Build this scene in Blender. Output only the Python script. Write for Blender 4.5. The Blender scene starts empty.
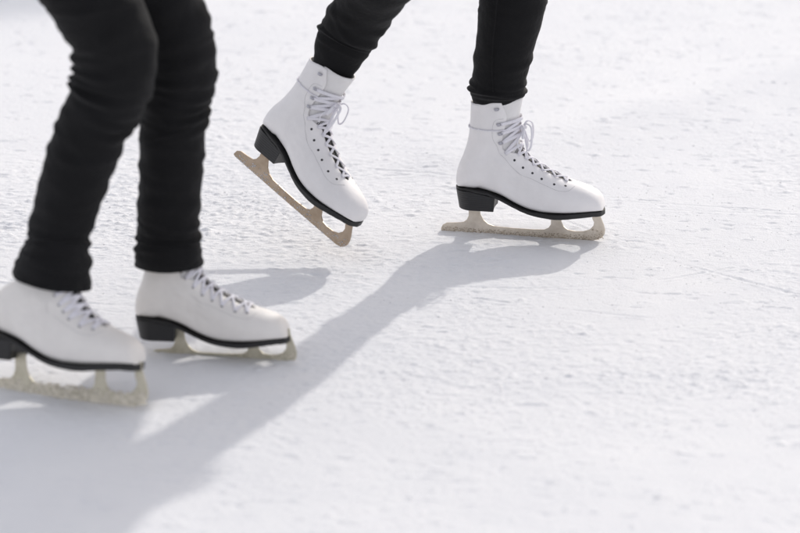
import bpy, bmesh, math, random
import numpy as np
from mathutils import Vector, Matrix, noise

random.seed(7)
PI = math.pi
scene = bpy.context.scene
col = scene.collection

# ------------------------------------------------------------------ camera geometry
PITCH = math.radians(20.0)
DIST = 6.5
FPX = 3575.0                      # focal length in pixels of an 800 px wide picture
CAM = Vector((0, -DIST*math.cos(PITCH), DIST*math.sin(PITCH)))

def ray(px, py):
    a = (px-400)/FPX; b = -(py-266.5)/FPX
    c, s = math.cos(PITCH), math.sin(PITCH)
    return Vector((a, c+b*s, -s+b*c))
def ground(px, py, z=0.0):
    d = ray(px, py); t = (z-CAM.z)/d.z
    return CAM+d*t
def at(px, py, y):                # the point seen at a pixel, at world depth y
    d = ray(px, py); t = (y-CAM.y)/d.y
    return CAM+d*t

# ------------------------------------------------------------------ helpers
def link(o, parent=None):
    col.objects.link(o)
    if parent is not None: o.parent = parent
    return o
def mesh_obj(name, verts, faces, mat, parent=None, smooth=True):
    me = bpy.data.meshes.new(name)
    me.from_pydata([tuple(v) for v in verts], [], faces)
    me.validate()
    bm = bmesh.new(); bm.from_mesh(me)
    bmesh.ops.recalc_face_normals(bm, faces=bm.faces)
    bm.to_mesh(me); bm.free()
    if smooth: me.polygons.foreach_set('use_smooth', [True]*len(me.polygons))
    me.materials.append(mat)
    return link(bpy.data.objects.new(name, me), parent)
def empty(name, loc=(0, 0, 0), parent=None):
    o = bpy.data.objects.new(name, None); o.location = loc; o.empty_display_size = .1
    return link(o, parent)
def bake(o):
    """apply an object's modifiers"""
    dg = bpy.context.evaluated_depsgraph_get()
    me = bpy.data.meshes.new_from_object(o.evaluated_get(dg))
    mats = [m for m in o.data.materials]
    o.modifiers.clear(); o.data = me
    if not me.materials:
        for m in mats: me.materials.append(m)
    return o

class MB:
    def __init__(s): s.v = []; s.f = []
    def add(s, v, f):
        n = len(s.v); s.v += [Vector(p) for p in v]; s.f += [tuple(i+n for i in q) for q in f]
    def build(s, name, mat, parent=None, smooth=True):
        return mesh_obj(name, s.v, s.f, mat, parent, smooth)
    def tube(s, pts, r, r2=None, n=8, cap=True, upv=None):
        """tube along pts; r (half width) may be a list; r2 the half thickness"""
        pts = [Vector(p) for p in pts]; m = len(pts)
        rr = r if isinstance(r, (list, tuple)) else [r]*m
        r2l = rr if r2 is None else (r2 if isinstance(r2, (list, tuple)) else [r2]*m)
        base = len(s.v); prev = None
        for i, p in enumerate(pts):
            t = (pts[min(i+1, m-1)]-pts[max(i-1, 0)])
            if t.length < 1e-9: t = Vector((0, 0, 1))
            t.normalize()
            if prev is None:
                u = (Vector(upv[0]) if isinstance(upv, list) else Vector(upv)) if upv is not None else (Vector((0, 0, 1)) if abs(t.z) < .9 else Vector((1, 0, 0)))
            else: u = prev
            if upv is not None: u = Vector(upv[i]) if isinstance(upv, list) else Vector(upv)
            u = u-t*u.dot(t)
            if u.length < 1e-6: u = t.orthogonal()
            u.normalize(); prev = u; w = t.cross(u)
            for k in range(n):
                a = 2*PI*k/n
                s.v.append(p+w*(rr[i]*math.cos(a))+u*(r2l[i]*math.sin(a)))
        for i in range(m-1):
            for k in range(n):
                a = base+i*n+k; b = base+i*n+(k+1) % n
                s.f.append((a, b, b+n, a+n))
        if cap:
            s.f.append(tuple(base+k for k in range(n))[::-1]); s.f.append(tuple(base+(m-1)*n+k for k in range(n)))
    def lump(s, p, r, seed=0, sq=(1, 1, 1), n=1):
        bm = bmesh.new(); bmesh.ops.create_icosphere(bm, subdivisions=n, radius=1)
        rnd = random.Random(seed)
        vs = []
        for v in bm.verts:
            k = r*(.75+.5*rnd.random())
            vs.append(Vector(p)+Vector((v.co.x*k*sq[0], v.co.y*k*sq[1], v.co.z*k*sq[2])))
        s.add(vs, [tuple(q.index for q in f.verts) for f in bm.faces]); bm.free()

def catmull(vals, t):
    """vals: list of np arrays/float; t in 0..len-1"""
    n = len(vals); i = min(int(t), n-2); f = t-i
    p0 = vals[max(i-1, 0)]; p1 = vals[i]; p2 = vals[i+1]; p3 = vals[min(i+2, n-1)]
    return .5*((2*p1)+(p2-p0)*f+(2*p0-5*p1+4*p2-p3)*f*f+(3*p1-p0-3*p2+p3)*f**3)
def smooth_path(pts, n=6):
    a = [np.array(p, float) for p in pts]
    return [Vector(catmull(a, i/n)) for i in range((len(a)-1)*n+1)]

# ------------------------------------------------------------------ materials
def newmat(name):
    m = bpy.data.materials.new(name); m.use_nodes = True
    nt = m.node_tree; b = nt.nodes['Principled BSDF']
    return m, nt, b
def nd(nt, t, **kw):
    n = nt.nodes.new(t)
    for k, v in kw.items():
        if k in n.inputs: n.inputs[k].default_value = v
        else: setattr(n, k, v)
    return n
def ramp(nt, fac, stops):
    r = nt.nodes.new('ShaderNodeValToRGB')
    el = r.color_ramp.elements
    while len(el) < len(stops): el.new(.5)
    for e, (p, c) in zip(el, stops): e.position = p; e.color = (*c, 1) if len(c) == 3 else c
    nt.links.new(fac, r.inputs[0]); return r
def bumpy(nt, b, src, strength, dist, prev=None):
    bp = nt.nodes.new('ShaderNodeBump'); bp.inputs['Strength'].default_value = strength; bp.inputs['Distance'].default_value = dist
    nt.links.new(src, bp.inputs['Height'])
    if prev is not None: nt.links.new(prev.outputs[0], bp.inputs['Normal'])
    nt.links.new(bp.outputs[0], b.inputs['Normal']); return bp
def coords(nt, scale=(1, 1, 1), rot=(0, 0, 0)):
    tc = nt.nodes.new('ShaderNodeTexCoord'); mp = nt.nodes.new('ShaderNodeMapping')
    mp.inputs['Scale'].default_value = scale; mp.inputs['Rotation'].default_value = rot
    nt.links.new(tc.outputs['Object'], mp.inputs[0]); return mp.outputs[0]

def mat_snow():
    m, nt, b = newmat('scraped_ice_snow')
    c = coords(nt, (1, 1, 1))
    n1 = nd(nt, 'ShaderNodeTexNoise', Scale=3.0, Detail=6.0, Roughness=.6); nt.links.new(c, n1.inputs['Vector'])
    r = ramp(nt, n1.outputs[0], [(.25, (.80, .81, .835)), (.7, (.86, .865, .88))])
    nt.links.new(r.outputs[0], b.inputs['Base Color'])
    cs = coords(nt, (110, 150, 110), (0, 0, math.radians(9)))
    n2 = nd(nt, 'ShaderNodeTexNoise', Scale=1.0, Detail=6.0, Roughness=.62); nt.links.new(cs, n2.inputs['Vector'])
    n3 = nd(nt, 'ShaderNodeTexNoise', Scale=330.0, Detail=3.0, Roughness=.7); nt.links.new(c, n3.inputs['Vector'])
    b1 = bumpy(nt, b, n2.outputs[0], .45, .003)
    bumpy(nt, b, n3.outputs[0], .7, .0016, b1)
    n4 = nd(nt, 'ShaderNodeTexNoise', Scale=14.0, Detail=4.0, Roughness=.6); nt.links.new(c, n4.inputs['Vector'])
    rr = ramp(nt, n4.outputs[0], [(.35, (.6, .6, .6)), (.65, (.85, .85, .85))])
    b.inputs['Specular IOR Level'].default_value = .25
    nt.links.new(rr.outputs[0], b.inputs['Roughness'])
    b.inputs['IOR'].default_value = 1.31
    return m
def mat_leather(name, c1, c2):
    m, nt, b = newmat(name)
    c = coords(nt)
    n1 = nd(nt, 'ShaderNodeTexNoise', Scale=18.0, Detail=5.0, Roughness=.6); nt.links.new(c, n1.inputs['Vector'])
    r = ramp(nt, n1.outputs[0], [(.3, c1), (.65, c2)]); nt.links.new(r.outputs[0], b.inputs['Base Color'])
    n2 = nd(nt, 'ShaderNodeTexNoise', Scale=55.0, Detail=4.0, Roughness=.55); nt.links.new(c, n2.inputs['Vector'])
    v = nd(nt, 'ShaderNodeTexVoronoi', Scale=900.0); nt.links.new(c, v.inputs['Vector'])
    b1 = bumpy(nt, b, n2.outputs[0], .28, .002)
    bumpy(nt, b, v.outputs['Distance'], .12, .0004, b1)
    b.inputs['Roughness'].default_value = .5
    return m
def mat_plain(name, colr, rough, scale=60, bump=.2, dist=.001, metal=0.0, var=.15):
    m, nt, b = newmat(name)
    c = coords(nt)
    n1 = nd(nt, 'ShaderNodeTexNoise', Scale=float(scale), Detail=5.0, Roughness=.6); nt.links.new(c, n1.inputs['Vector'])
    lo = tuple(x*(1-var) for x in colr); hi = tuple(min(1, x*(1+var)) for x in colr)
    r = ramp(nt, n1.outputs[0], [(.3, lo), (.7, hi)]); nt.links.new(r.outputs[0], b.inputs['Base Color'])
    bumpy(nt, b, n1.outputs[0], bump, dist)
    b.inputs['Roughness'].default_value = rough; b.inputs['Metallic'].default_value = metal
    return m
def mat_cloth(name, colr):
    m, nt, b = newmat(name)
    c = coords(nt)
    n1 = nd(nt, 'ShaderNodeTexNoise', Scale=12.0, Detail=5.0, Roughness=.6); nt.links.new(c, n1.inputs['Vector'])
    r = ramp(nt, n1.outputs[0], [(.3, tuple(x*.8 for x in colr)), (.7, tuple(x*1.25 for x in colr))]); nt.links.new(r.outputs[0], b.inputs['Base Color'])
    cw = coords(nt, (1, 1, 1), (.4, .3, .2))
    w = nd(nt, 'ShaderNodeTexWave', Scale=260.0, Distortion=3.0, Detail=2.0); nt.links.new(cw, w.inputs['Vector'])
    n2 = nd(nt, 'ShaderNodeTexNoise', Scale=45.0, Detail=4.0, Roughness=.6); nt.links.new(c, n2.inputs['Vector'])
    b1 = bumpy(nt, b, n2.outputs[0], .6, .005)
    bumpy(nt, b, w.outputs[0], .25, .0006, b1)
    b.inputs['Roughness'].default_value = .85
    b.inputs['Specular IOR Level'].default_value = .22
    b.inputs['Sheen Weight'].default_value = .05; b.inputs['Sheen Roughness'].default_value = .5
    return m
def mat_blade(name, c_clean, c_dull, rough):
    m, nt, b = newmat(name)
    c = coords(nt)
    n1 = nd(nt, 'ShaderNodeTexNoise', Scale=38.0, Detail=6.0, Roughness=.65); nt.links.new(c, n1.inputs['Vector'])
    r = ramp(nt, n1.outputs[0], [(.35, c_dull), (.62, c_clean)]); nt.links.new(r.outputs[0], b.inputs['Base Color'])
    n2 = nd(nt, 'ShaderNodeTexNoise', Scale=300.0, Detail=4.0, Roughness=.6); nt.links.new(c, n2.inputs['Vector'])
    bumpy(nt, b, n2.outputs[0], .3, .0006)
    b.inputs['Metallic'].default_value = .75; b.inputs['Roughness'].default_value = rough
    return m
def mat_heel():
    m, nt, b = newmat('stacked_heel_black')
    c = coords(nt)
    w = nd(nt, 'ShaderNodeTexWave', Scale=70.0, Distortion=.5, Detail=1.0, bands_direction='Z'); nt.links.new(c, w.inputs['Vector'])
    r = ramp(nt, w.outputs[0], [(.2, (.008, .008, .009)), (.8, (.014, .014, .016))]); nt.links.new(r.outputs[0], b.inputs['Base Color'])
    bumpy(nt, b, w.outputs[0], .35, .0008)
    b.inputs['Roughness'].default_value = .48
    return m

M_SNOW = mat_snow()
M_LEATHER = mat_leather('white_boot_leather', (.77, .755, .76), (.84, .825, .83))
M_LEATHER_W = mat_leather('ivory_boot_leather', (.73, .705, .68), (.80, .775, .745))
M_TONGUE = mat_leather('white_tongue_leather', (.70, .69, .69), (.8, .79, .79))
M_LINING = mat_plain('grey_felt_lining', (.10, .10, .09), .9, 90, .4)
M_THROAT = mat_plain('black_throat_strip', (.018, .018, .02), .7, 90, .3)
M_LACE = mat_plain('white_woven_lace', (.76, .75, .80), .8, 500, .5, .0006, 0, .06)
M_EYE = mat_plain('black_eyelet', (.02, .02, .025), .35, 60, .1)
M_HOOK = mat_plain('nickel_hook', (.45, .45, .5), .3, 60, .1, .001, .6)
M_SOLE = mat_plain('black_sole_rubber', (.010, .010, .011), .55, 120, .25)
M_HEEL = mat_heel()
M_STITCH = mat_plain('stitch_thread', (.50, .49, .50), .8, 300, .3)
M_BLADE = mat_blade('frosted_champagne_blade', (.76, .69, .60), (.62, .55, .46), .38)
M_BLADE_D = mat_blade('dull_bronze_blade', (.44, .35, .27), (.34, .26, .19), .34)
M_BLADE_Y = mat_blade('pale_olive_blade', (.64, .60, .49), (.50, .465, .36), .5)
M_FROST = mat_plain('packed_snow', (.84, .84, .85), .7, 400, .03, .001, 0, .05)
def translucent(m, fac):
    nt = m.node_tree; b = nt.nodes['Principled BSDF']; out = nt.nodes['Material Output']
    t = nt.nodes.new('ShaderNodeBsdfTranslucent'); t.inputs[0].default_value = (.9, .9, .92, 1)
    mx = nt.nodes.new('ShaderNodeMixShader'); mx.inputs[0].default_value = fac
    nt.links.new(b.outputs[0], mx.inputs[1]); nt.links.new(t.outputs[0], mx.inputs[2]); nt.links.new(mx.outputs[0], out.inputs[0])
translucent(M_FROST, .55)
M_FROST_T = mat_plain('dirty_frost', (.70, .65, .55), .75, 200, .05, .001, 0, .25)
M_GRIT = mat_plain('brown_grit_frost', (.42, .35, .27), .75, 200, .05, .001, 0, .35)
M_TR_R = mat_cloth('black_stretch_denim', (.0050, .0050, .0058))
M_TR_L = mat_cloth('black_cotton_trousers', (.0052, .0052, .0060))
M_SKIN = mat_plain('skin', (.55, .36, .27), .55, 40, .1)
M_COAT_R = mat_cloth('dark_blue_wool', (.03, .04, .08))
M_COAT_L = mat_cloth('charcoal_padding', (.05, .05, .055))
M_HAIR = mat_plain('brown_hair', (.08, .045, .025), .6, 120, .5, .004)

# ------------------------------------------------------------------ ice surface (one sheet)
rng = np.random.default_rng(11)
LAT = rng.random((512, 512))
def vnoise(x, y, off=0):
    """smooth value noise on numpy arrays"""
    x = x+off*17.31; y = y+off*9.77
    xi = np.floor(x).astype(int); yi = np.floor(y).astype(int)
    fx = x-xi; fy = y-yi
    fx = fx*fx*fx*(fx*(fx*6-15)+10); fy = fy*fy*fy*(fy*(fy*6-15)+10)
    a = LAT[xi % 512, yi % 512]; b = LAT[(xi+1) % 512, yi % 512]
    c = LAT[xi % 512, (yi+1) % 512]; d = LAT[(xi+1) % 512, (yi+1) % 512]
    return (a*(1-fx)+b*fx)*(1-fy)+(c*(1-fx)+d*fx)*fy-.5

def seg_dist(X, Y, pts):
    """distance field to a polyline and side, numpy"""
    best = np.full(X.shape, 1e9)
    for (ax, ay), (bx, by) in zip(pts[:-1], pts[1:]):
        dx, dy = bx-ax, by-ay; L = dx*dx+dy*dy
        t = np.clip(((X-ax)*dx+(Y-ay)*dy)/L, 0, 1)
        d = np.hypot(X-ax-t*dx, Y-ay-t*dy); best = np.minimum(best, d)
    return best

def ice_height(X, Y):
    ca, sa = math.cos(math.radians(-8)), math.sin(math.radians(-8))
    U = X*ca+Y*sa; V = -X*sa+Y*ca
    h = np.zeros_like(X)
    h += .0050*vnoise(U*1.6, V*2.0, 1)                       # slow swells
    h += .0007*vnoise(X*5.2, Y*7.0, 2)
    patch = np.clip(.62+1.6*vnoise(X*2.3, Y*2.6, 3)+.7*vnoise(X*7, Y*9, 13), .10, 1.35)  # scraped and rough patches
    patch = patch*(1-.55*np.clip((Y-.45)/.9, 0, 1))*(1-.35*np.clip((-.45-Y)/.6, 0, 1))   # smoother ice further off and close by
    patch = patch*(1+.75*np.exp(-((Y-.12)/.42)**2))                             # crunchier where the skaters turn
    def step(v, lo, hi):
        t = np.clip((v-lo)/(hi-lo), 0, 1); return t*t*(3-2*t)
    g1 = vnoise(X*48, Y*62, 4)+.55*vnoise(X*101, Y*127, 5)
    g2 = vnoise(X*92, Y*115, 6)+.5*vnoise(X*170, Y*200, 14)
    g3 = vnoise(X*150, Y*185, 19)+.5*vnoise(X*240, Y*300, 20)
    h += patch*(.0005*step(g1, .10, .45)+.0009*step(g2, .08, .4)+.0010*step(g3, .05, .4))     # frozen granules
    h += patch*.0006*vnoise(U*26, V*60, 15)
    dent = vnoise(U*24, V*95, 7)+.5*vnoise(U*95, V*190, 8)
    h -= .0019*step(dent, .41, .60)                                            # short gouges
    lip = vnoise(U*19, V*85, 17)+.5*vnoise(U*95, V*190, 18)
    h += .0020*step(lip, .41, .62)                                             # short raised lips of shaved snow
    # skate cuts
    r = random.Random(3)
    near = (np.abs(X) < 2.2) & (Y > -1.8) & (Y < 3.0)
    xs, ys = X[near], Y[near]; g = np.zeros_like(xs)
    for k in range(44):
        cx = r.uniform(-1.6, 1.6); cy = r.uniform(-1.4, 2.4); L = r.uniform(.25, 1.3)
        a = math.radians(r.gauss(-7, 13)); bend = r.uniform(-.12, .12)
        pts = []
        for i in range(5):
            t = i/4-.5
            pts.append((cx+L*t*math.cos(a)-bend*L*4*(t*t)*math.sin(a), cy+L*t*math.sin(a)+bend*L*4*(t*t)*math.cos(a)))
        x0 = min(p[0] for p in pts)-.03; x1 = max(p[0] for p in pts)+.03
        y0 = min(p[1] for p in pts)-.03; y1 = max(p[1] for p in pts)+.03
        sel = (xs > x0) & (xs < x1) & (ys > y0) & (ys < y1)
        if not sel.any(): continue
        d = seg_dist(xs[sel], ys[sel], pts); w = r.uniform(.0022, .0038); dp = r.uniform(.0004, .0011)
        crumb = np.clip(vnoise(xs[sel]*60, ys[sel]*60, 9)*2+.5, 0, 1)
        brk = np.clip(.35+2.6*vnoise(xs[sel]*9, ys[sel]*9, 31+k), 0, 1); g[sel] += brk*(-dp*1.3*np.exp(-(d/w)**2)+1.3*dp*crumb*np.exp(-((d-2.2*w)/w)**2))
    h[near] += g
    # ridges added upper right and upper left, sloped to shade like faint shadow bands
    a, b = ground(560, 150), ground(900, 62)
    d = seg_dist(X, Y, [(a.x, a.y), (b.x, b.y)]); side = ((b.x-a.x)*(Y-a.y)-(b.y-a.y)*(X-a.x))/math.hypot(b.x-a.x, b.y-a.y)
    h += .014*np.exp(-((side-.08)/.11)**2)*np.exp(-(np.clip(d-.22, 0, 9)/.1)**2)
    a, b = ground(-160, 34), ground(75, 10)
    d = seg_dist(X, Y, [(a.x, a.y), (b.x, b.y)]); side = ((b.x-a.x)*(Y-a.y)-(b.y-a.y)*(X-a.x))/math.hypot(b.x-a.x, b.y-a.y)
    h += .052*np.exp(-((side-.07)/.075)**2)*np.exp(-(np.clip(d-.15, 0, 9)/.1)**2)
    far = np.hypot(X, Y)
    return h*np.clip(1-(far-6)/14, 0, 1)

def axis(lo, hi, step, far, grow):
    a = list(np.arange(lo, hi, step)); s = step; x = a[-1]; up = []
    while x < far: s *= grow; x += s; up.append(x)
    s = step; x = a[0]; dn = []
    while x > -far: s *= grow; x -= s; dn.append(x)
    return np.array(dn[::-1]+a+up)
GX = axis(-1.3, 1.3, .0042, 900, 1.09)
GY = axis(-1.4, 2.1, .0030, 900, 1.09)
def build_ice():
    X, Y = np.meshgrid(GX, GY)
    Z = ice_height(X, Y)
    nx, ny = len(GX), len(GY)
    co = np.stack([X, Y, Z], -1).reshape(-1, 3).astype(np.float32)
    i = np.arange(nx-1); j = np.arange(ny-1)
    I, J = np.meshgrid(i, j); a = (J*nx+I).ravel()
    quads = np.stack([a, a+1, a+1+nx, a+nx], -1).astype(np.int32)
    me = bpy.data.meshes.new('ice_surface')
    me.vertices.add(len(co)); me.vertices.foreach_set('co', co.ravel())
    me.loops.add(quads.size); me.loops.foreach_set('vertex_index', quads.ravel())
    me.polygons.add(len(quads)); me.polygons.foreach_set('loop_start', np.arange(0, quads.size, 4, dtype=np.int32))
    me.polygons.foreach_set('loop_total', np.full(len(quads), 4, dtype=np.int32))
    me.polygons.foreach_set('use_smooth', np.ones(len(quads), dtype=bool))
    me.update(calc_edges=True); me.materials.append(M_SNOW)
    o = link(bpy.data.objects.new('ice_surface', me))
    o['kind'] = 'structure'; o['label'] = 'scraped white ice of the rink dusted with snow'
    return o
build_ice()
def hz(x, y): return float(ice_height(np.array([[x]]), np.array([[y]]))[0, 0])

def build_crumbs():
    base = []
    bm = bmesh.new(); bmesh.ops.create_icosphere(bm, subdivisions=1, radius=1)
    bv = np.array([v.co[:] for v in bm.verts]); bf = np.array([[q.index for q in f.verts] for f in bm.faces]); bm.free()
    n = 7000
    px = rng.uniform(-1.35, 1.35, n*4); py = rng.uniform(-1.3, 2.1, n*4)
    dens = vnoise(px*3.1, py*5, 21)+.6*vnoise(px*14, py*22, 22)+.12*np.clip(py, -1, 1)
    sel = np.argsort(-(dens+rng.normal(0, .22, n*4)))[:n]
    px, py = px[sel], py[sel]
    r = .0005+.0008*rng.random(n)**3+.0004*rng.random(n)
    big = rng.random(n) < .012; r[big] *= 1.8
    Z = ice_height(px[None, :], py[None, :])[0]
    V = bv[None]*(1+.35*(rng.random((n, len(bv), 1))-.5))
    V = V*r[:, None, None]*np.array([1.4, 1.1, .6])
    V = V+np.stack([px, py, Z+r*.05], -1)[:, None]
    F = bf[None]+(np.arange(n)*len(bv))[:, None, None]
    me = bpy.data.meshes.new('snow_crumbs'); me.from_pydata(V.reshape(-1, 3).tolist(), [], F.reshape(-1, 3).tolist())
    me.polygons.foreach_set('use_smooth', [True]*len(me.polygons)); me.materials.append(M_FROST)
    o = link(bpy.data.objects.new('snow_crumbs', me)); o['kind'] = 'stuff'
    o['label'] = 'loose crumbs of scraped snow scattered over the ice'; o['category'] = 'snow'
build_crumbs()

# ------------------------------------------------------------------ the figure-skate boot
# side view measured in a 3.137x enlargement; local x forward from the heel, z up from the blade's edge
def cx(x): return (x-78)*6.06e-4
def cz(x, y): return (470+(x-27)*.056-y)*6.31e-4
def L2(p): return np.array([cx(p[0]), cz(*p)])
# (top or front point), (bottom or back point), half width, q of bottom, widest at, throat v
SEC = [
 ((551.5, 390), (551.5, 397), .008, 4, .6, 0), ((550.5, 374), (550.5, 402), .0175, 4, .6, 0), ((546, 358), (546, 404), .0248, 4.5, .62, 0),
 ((537, 345), (538, 406), .0308, 5, .62, 0), ((519, 332), (520, 409), .0368, 5, .62, 0), ((492, 320), (495, 413), .0418, 5, .62, 0),
 ((458, 308), (460, 417), .0455, 5, .62, 0.0), ((425, 296), (425, 419), .0475, 5, .60, .008), ((390, 279), (388, 419), .0455, 5, .58, .013),
 ((355, 260), (350, 416), .0425, 5, .55, .017), ((325, 240), (310, 406), .0395, 5, .52, .021), ((303, 222), (266, 387), .0370, 4.5, .50, .026),
 ((290, 205), (218, 362), .0355, 4, .48, .045), ((285, 186), (155, 343), .0350, 3.2, .50, .13), ((283, 168), (102, 333), .0352, 2.6, .55, .20),
 ((282, 154), (79, 316), .0352, 2.3, .60, .235), ((282, 143), (77, 284), .0345, 2.2, .58, .25), ((282, 133), (85, 250), .0335, 2.1, .55, .26),
 ((282, 123), (97, 222), .0328, 2.0, .52, .265), ((283, 110), (108, 190), .0332, 2.0, .5, .26), ((284, 93), (116, 155), .0345, 2.0, .5, .25),
 ((286, 74), (120, 115), .0362, 2.0, .5, .25), ((289, 56), (122, 72), .0375, 2.0, .5, .37)]
KT = [L2(s[0]) for s in SEC]; KB = [L2(s[1]) for s in SEC]
FLEX = 0.0                                            # forward lean of the shaft at the ankle
for i, k in enumerate(KB):                            # the near edge of the sole was measured, seen from 20 degrees above
    if i <= 14: k[1] += SEC[i][2]*.364*(.8 if i < 14 else .6)
KB[-1][1] += .014; KT[-1][1] += .009; KB[-2][1] += .004; KT[-2][1] += .002
KR = [np.array(s[2:], float) for s in SEC]
NS = len(SEC)-1
def surf(s, a, off=0.0):
    """boot skin: s station 0..NS, a angle (0 front/top, pi bottom/back; negative = near/right side, y<0)"""
    def raw(s, a):
        s = min(max(s, 0), NS)
        T = catmull(KT, s); B = catmull(KB, s); w, q, vm, vg = catmull(KR, s)
        v = (1-math.cos(a))/2
        if v < vm: f = math.sqrt(max(0, 1-((vm-v)/vm)**2))
        else: f = max(0, 1-((v-vm)/(1-vm))**q)**(1/max(q, 2.0) if q < 3 else .5)
        P = T+(B-T)*v
        x, z = P
        if s > NS-3:                                    # the cuff rises to a soft flap beside the tongue
            k = (s-(NS-3))/3; c = cx(208)
            z += .0065*k*k*math.exp(-((x-c)/.026)**2)
        if FLEX and z > .10: x += math.tan(FLEX)*(min(z, .172)-.10)*min(1, (z-.10)/.05)+max(0, z-.172)*math.tan(FLEX)*.30
        return Vector((x, math.copysign(w*f, a) if abs(a) > 1e-9 else 0.0, z))
    p = raw(s, a)
    if off:
        e = .02
        d1 = raw(s+e, a)-raw(s-e, a); d2 = raw(s, a+e)-raw(s, a-e)
        n = d1.cross(d2)
        if n.length > 1e-12:
            n.normalize()
            T = catmull(KT, min(max(s, 0), NS)); B = catmull(KB, min(max(s, 0), NS)); c = (T+B)/2
            if n.dot(p-Vector((c[0], 0, c[1]))) < 0: n.negate()
            p = p+n*off
    return p
def throat(s): return math.acos(1-2*max(0.0, min(1, catmull(KR, s)[3])))
S_THROAT = 6.25                                       # where the lacing starts, above the toe box

def build_upper(parent, mat, smax=None):
    ns, na = 92, 56
    V = []; F = []; idx = {}
    stations = [(smax or NS)*i/ns for i in range(ns+1)]
    def side(sgn):
        out = []
        for i, s in enumerate(stations):
            g = throat(s) if s > S_THROAT else 0.0
            if s > S_THROAT: g = max(g, .06*min(1, (s-S_THROAT)/.4))
            out.append([g+(PI-g)*j/na for j in range(na+1)])
        return out
    A = side(1)
    for sg in (1, -1):
        for i, s in enumerate(stations):
            for j in range(na+1):
                a = A[i][j]
                key = (sg, i, j)
                if j == na and sg == -1: idx[key] = idx[(1, i, j)]; continue
                if a < 1e-6 and sg == -1: idx[key] = idx[(1, i, j)]; continue
                idx[key] = len(V)
                p = surf(s, sg*max(a, 1e-5) if a > 1e-6 else 0.0)
                # faint creases where the ankle flexes
                k = math.exp(-((s-12.3)/2.2)**2)*math.sin(a)**2*.9
                if k > .02:
                    nn = noise.noise(Vector((p.x*70+p.z*50, p.y*20+sg*3, p.z*60-p.x*20)))
                    c = surf(s, sg*(PI/2)); p = p+(Vector((0, sg, 0))*nn*.0027*k)
                V.append(p)
        for i in range(ns):
            for j in range(na):
                q = [idx[(sg, i, j)], idx[(sg, i+1, j)], idx[(sg, i+1, j+1)], idx[(sg, i, j+1)]]
                if sg == -1: q = q[::-1]
                q2 = []
                for t in q:
                    if t not in q2: q2.append(t)
                if len(q2) > 2: F.append(tuple(q2))
    F.append(tuple(idx[(1, 0, j)] for j in range(na, -1, -1))+tuple(idx[(-1, 0, j)] for j in range(1, na)))
    o = mesh_obj('upper', V, F, mat, parent)
    so = o.modifiers.new('s', 'SOLIDIFY'); so.thickness = .0024; so.offset = -1
    bake(o)
    return o

_tab = None
def nearest_fast(px, py):
    global _tab
    if _tab is None:
        _tab = []
        for i in range(330):
            s = NS*i/330; g = throat(s)
            for j in range(64):
                a = g+(PI*.75-g)*j/64; p = surf(s, a); _tab.append((p.x, p.z-abs(p.y)*.364, s, a))
        _tab = np.array(_tab)
    t = L2((px, py)); d = (_tab[:, 0]-t[0])**2+(_tab[:, 1]-t[1])**2; k = int(np.argmin(d))
    return _tab[k, 2], _tab[k, 3]

EYES = [(433, 322), (398, 318), (360, 301), (328, 283), (298, 265), (270, 241), (248, 215)]
HOOKS = [(236, 186), (229, 156), (226, 126), (219, 78)]
EP = [nearest_fast(*e) for e in EYES]; HP = [nearest_fast(*h) for h in HOOKS]
EP[0] = (EP[0][0], EP[0][1])

def orient(s, a):
    n = (surf(s, a, .001)-surf(s, a)).normalized()
    return Matrix.Translation(surf(s, a))@n.to_track_quat('Z', 'Y').to_matrix().to_4x4()

def ring_mesh(name, R, r, mat, h=.0):
    vs, fs = [], []
    n, m = 14, 6
    for i in range(n):
        for k in range(m):
            a = 2*PI*i/n; b = 2*PI*k/m
            vs.append(((R+r*math.cos(b))*math.cos(a), (R+r*math.cos(b))*math.sin(a), r*.7*math.sin(b)+h))
    for i in range(n):
        for k in range(m): fs.append((i*m+k, i*m+(k+1) % m, ((i+1) % n)*m+(k+1) % m, ((i+1) % n)*m+k))
    c = len(vs); vs.append((0, 0, .0002)); 
    for i in range(n): vs.append((R*math.cos(2*PI*i/n), R*math.sin(2*PI*i/n), .0002))
    for i in range(n): fs.append((c, c+1+i, c+1+(i+1) % n))
    o = mesh_obj(name, vs, fs, mat); me = o.data; bpy.data.objects.remove(o); return me
EYE_ME = ring_mesh('eyelet', .0017, .0008, M_EYE)
def hook_mesh():
    mb = MB()
    mb.tube([(0, 0, 0), (0, 0, .0035)], [.0022, .0018], n=10)
    mb.tube([(0, 0, .0028), (0, .0030, .0042), (0, .0065, .0036), (0, .0075, .0015)], [.0024, .0028, .0028, .0022], [.0008]*4, n=8, upv=(0, 0, 1))
    o = mb.build('hook', M_HOOK); me = o.data; bpy.data.objects.remove(o); return me
HOOK_ME = hook_mesh()

def lace_between(p, q, off=.0024, lift=.0):
    (s0, a0), (s1, a1) = p, q
    pts = []
    N = 18
    for i in range(N+1):
        t = i/N; s = s0+(s1-s0)*t; a = a0+(a1-a0)*t
        k = math.sin(PI*t)
        pts.append((s, a, off+lift*k))
    return pts
def lace_pts(l):
    return [surf(s, a if abs(a) > .02 else (.02 if a >= 0 else -.02), o) for s, a, o in l]
def lace_obj(name, pts, parent, w=.0030, th=.0011, mat=None, up=None):
    mb = MB()
    mb.tube(pts, w, th, n=8, upv=up)
    return mb.build(name, mat or M_LACE, parent)
def surf_norm(s, a):
    n = surf(s, a, .001)-surf(s, a)
    return n.normalized() if n.length > 1e-9 else Vector((0, 0, 1))

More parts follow.
